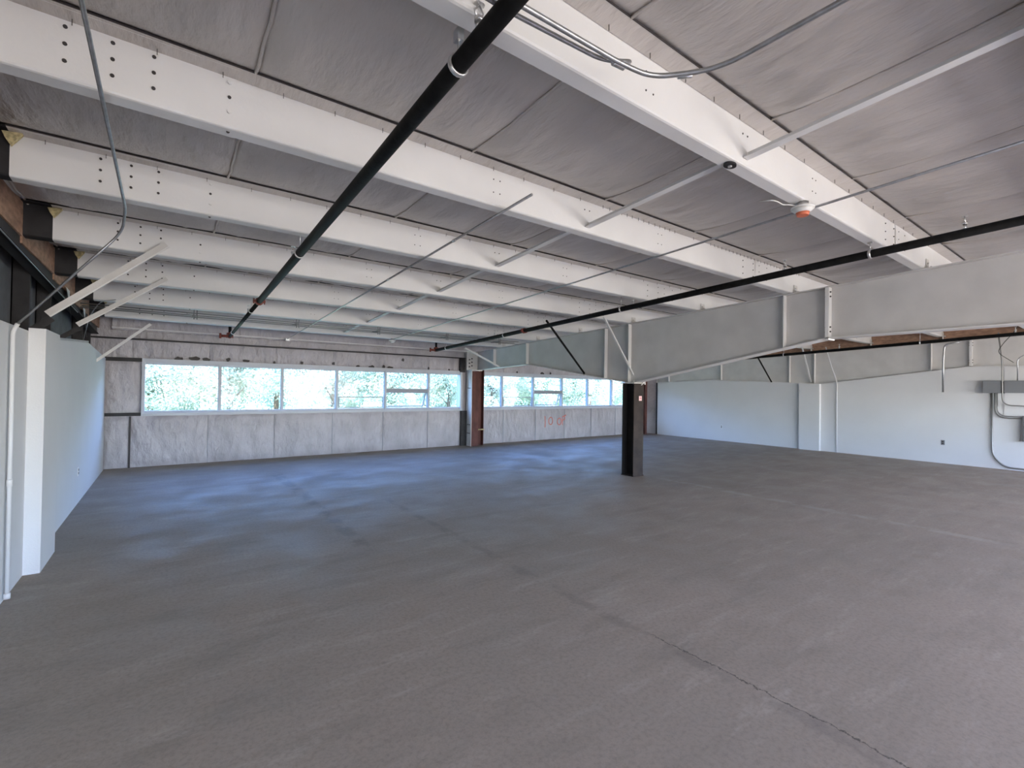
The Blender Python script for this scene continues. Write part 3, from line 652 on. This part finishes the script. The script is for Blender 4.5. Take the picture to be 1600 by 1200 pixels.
t = thing('wiring_trough', (X, 1.5, 1.66), 'grey steel wiring trough on the right wall, right box cut by the photo edge', 'electrical box'); MB().box(X-.15, X, 1.2, 1.925, 1.68, 1.945).build('body', 'boxgrey', t); MB().box(X-.156, X-.15, 1.67, 1.92, 1.69, 1.935).build('cover', 'boxgrey', t)
t = thing('electrical_cabinet', (X, 1.3, .64), 'grey electrical cabinet low on the right wall at the photo edge', 'electrical box'); MB().box(X-.1, X, 1.0, 1.655, .64, 1.19).build('body', 'boxgrey', t); MB().box(X-.108, X-.1, 1.02, 1.64, .66, 1.17).build('door', 'boxgrey', t)
t = thing('backing_panel', (X, 1.5, 2.1), 'pale grey backing panel above the wiring trough', 'panel'); MB().box(X-.012, X, 1.0, 1.94, 1.2, 2.25).build('board', 'wall', t)
c1 = X-.03
run('conduit', [(c1, 2.13, 1.67), (c1, 2.12, .30), (c1, 1.93, .05), (c1, .9, .045)], .017, 'greycond', 'grey conduit from the left trough curving along the floor', rad=.22)
run('conduit', [(c1-.01, 2.08, 1.67), (c1-.01, 2.07, 1.13), (c1-.01, 1.0, 1.12)], .015, 'greycond', 'grey conduit curving right below the left trough, the lower of the pair', rad=.2)
run('conduit', [(c1-.045, 2.04, 1.67), (c1-.045, 2.03, 1.17), (c1-.045, 1.0, 1.165)], .013, 'greycond', 'grey conduit curving right below the left trough, the upper of the pair', rad=.16)
run('conduit', [(c1-.13, 2.01, 3.0), (c1-.13, 1.95, 2.35), (c1-.13, 1.945, 1.41), (c1-.13, 1.0, 1.38)], .013, 'greycond', 'thin conduit passing down between the two troughs and turning right', rad=.16)
run('conduit', [(c1-.13, 1.45, 2.6), (c1-.13, 1.72, 2.42), (c1-.13, 1.72, 1.94)], .011, 'galv', 'short conduit dropping into the right trough', rad=.08)
run('hanging_cable', [(c1-.35, 1.62, 3.36), (c1-.35, 1.72, 3.0), (c1-.35, 1.9, 2.75), (c1-.35, 2.0, 2.55), (c1-.35, 1.75, 2.32)], .006, 'dark', 'thin looping cable hanging in front of the right-hand rafter', 'cable', rad=.2)
run('gooseneck_conduit', [(c1-.2, 2.62, 2.83), (c1-.2, 2.88, 2.80), (c1-.2, 2.90, 2.4), (c1-.2, 2.905, 1.68)], .02, 'galv', 'stub of shiny conduit hanging down before the right wall, open below', rad=.14)
run('wall_conduit', [(c1-.12, 5.36, 2.9), (c1-.06, 5.26, 2.4), (c1, 5.13, 1.95), (c1, 5.13, .0)], .013, 'wall', 'pale painted conduit running down the right wall beside the boxed casing', rad=.15)

# ------------------------------------------------------------------ outside: ground and trees
gr = MB().box(-60, 110, 11.8, 90, -.6, -.3).build('ground', 'grass'); lab(gr, 'sunlit grassy ground outside the windows', 'ground', 'structure')
def crown(seed, n, rx, rz, zc0, leafm, leafsz=.16):
    rnd = random.Random(seed); b = MB(); blobs = []
    for _ in range(26):
        a = rnd.uniform(0, 2*math.pi); rr = rx*rnd.uniform(.2, .85); zz = rnd.uniform(-.9, .9)*rz*.8
        blobs.append((rr*math.cos(a)*math.sqrt(max(.1, 1-(zz/rz)**2)), rr*math.sin(a)*math.sqrt(max(.1, 1-(zz/rz)**2)), zc0+zz, rnd.uniform(.5, 1.0)))
    vs, fs = [], []
    for i in range(n):
        bx, by, bz, br = blobs[rnd.randrange(26)]
        d = Vector((rnd.gauss(0, 1), rnd.gauss(0, 1), rnd.gauss(0, 1))).normalized(); p = Vector((bx, by, bz))+d*br*rnd.uniform(.65, 1.08)
        nrm = (d+Vector((rnd.uniform(-.8, .8), rnd.uniform(-.8, .8), rnd.uniform(-.3, .9)))).normalized()
        t = nrm.orthogonal().normalized(); t = (Matrix.Rotation(rnd.uniform(0, 6.28), 3, nrm) @ t); q = nrm.cross(t); s = leafsz*rnd.uniform(.6, 1.3)
        k = len(vs); vs += [p-t*s*.5, p+q*s*.28, p+t*s*.5, p-q*s*.28]; fs.append((k, k+1, k+2, k+3))
    b.add(vs, fs); return b
tree0 = None; rnd = random.Random(11)
variants = []
for s in range(3):
    lm = 'leaf' if s % 2 == 0 else 'leaf2'
    holder = thing('tree', (0, 60, 0), 'pale green leafy tree in full sun outside the long windows', 'tree', 'trees outside the windows')
    fo = crown(s, 20000, 1.9, 2.6, 2.4, lm, .12).build('foliage', lm, None); fo.parent = holder; fo['kind'] = 'stuff'
    tk = MB().tube([(0, 0, -.3), (.05, 0, 1.2), (-.05, .05, 2.6), (0, 0, 4.0)], .1, 8, [.14, .11, .08, .03])
    for a in range(5): tk.tube([(0, 0, 1.2+a*.35), (.7*math.cos(a*2.2), .7*math.sin(a*2.2), 2.0+a*.4)], .04, 6, [.05, .02])
    tko = tk.build('trunk', 'bark', None); tko.parent = holder
    variants.append((holder, fo, tko))
spots = []
for row, (yy, step, sc) in enumerate(((18.5, 2.7, .85), (21.5, 3.0, 1.0))):
    x = -6 if row == 0 else -8
    while x < (30 if row == 0 else 44): spots.append((x+rnd.uniform(-.5, .5), yy+rnd.uniform(-.7, .7)+max(0, x-12)*.25, sc*rnd.uniform(.85, 1.1), rnd.uniform(0, 6.28))); x += step
for i, (x, y, sc, a) in enumerate(spots):
    h, fo, tko = variants[i % 3]
    if i >= 3:
        h2 = h.copy(); COL.objects.link(h2)
        for c in (fo, tko): c2 = c.copy(); COL.objects.link(c2); c2.parent = h2
        h = h2
    h.location = (x, y, 0); h.rotation_euler = (0, 0, a); h.scale = (sc, sc, sc*.95)
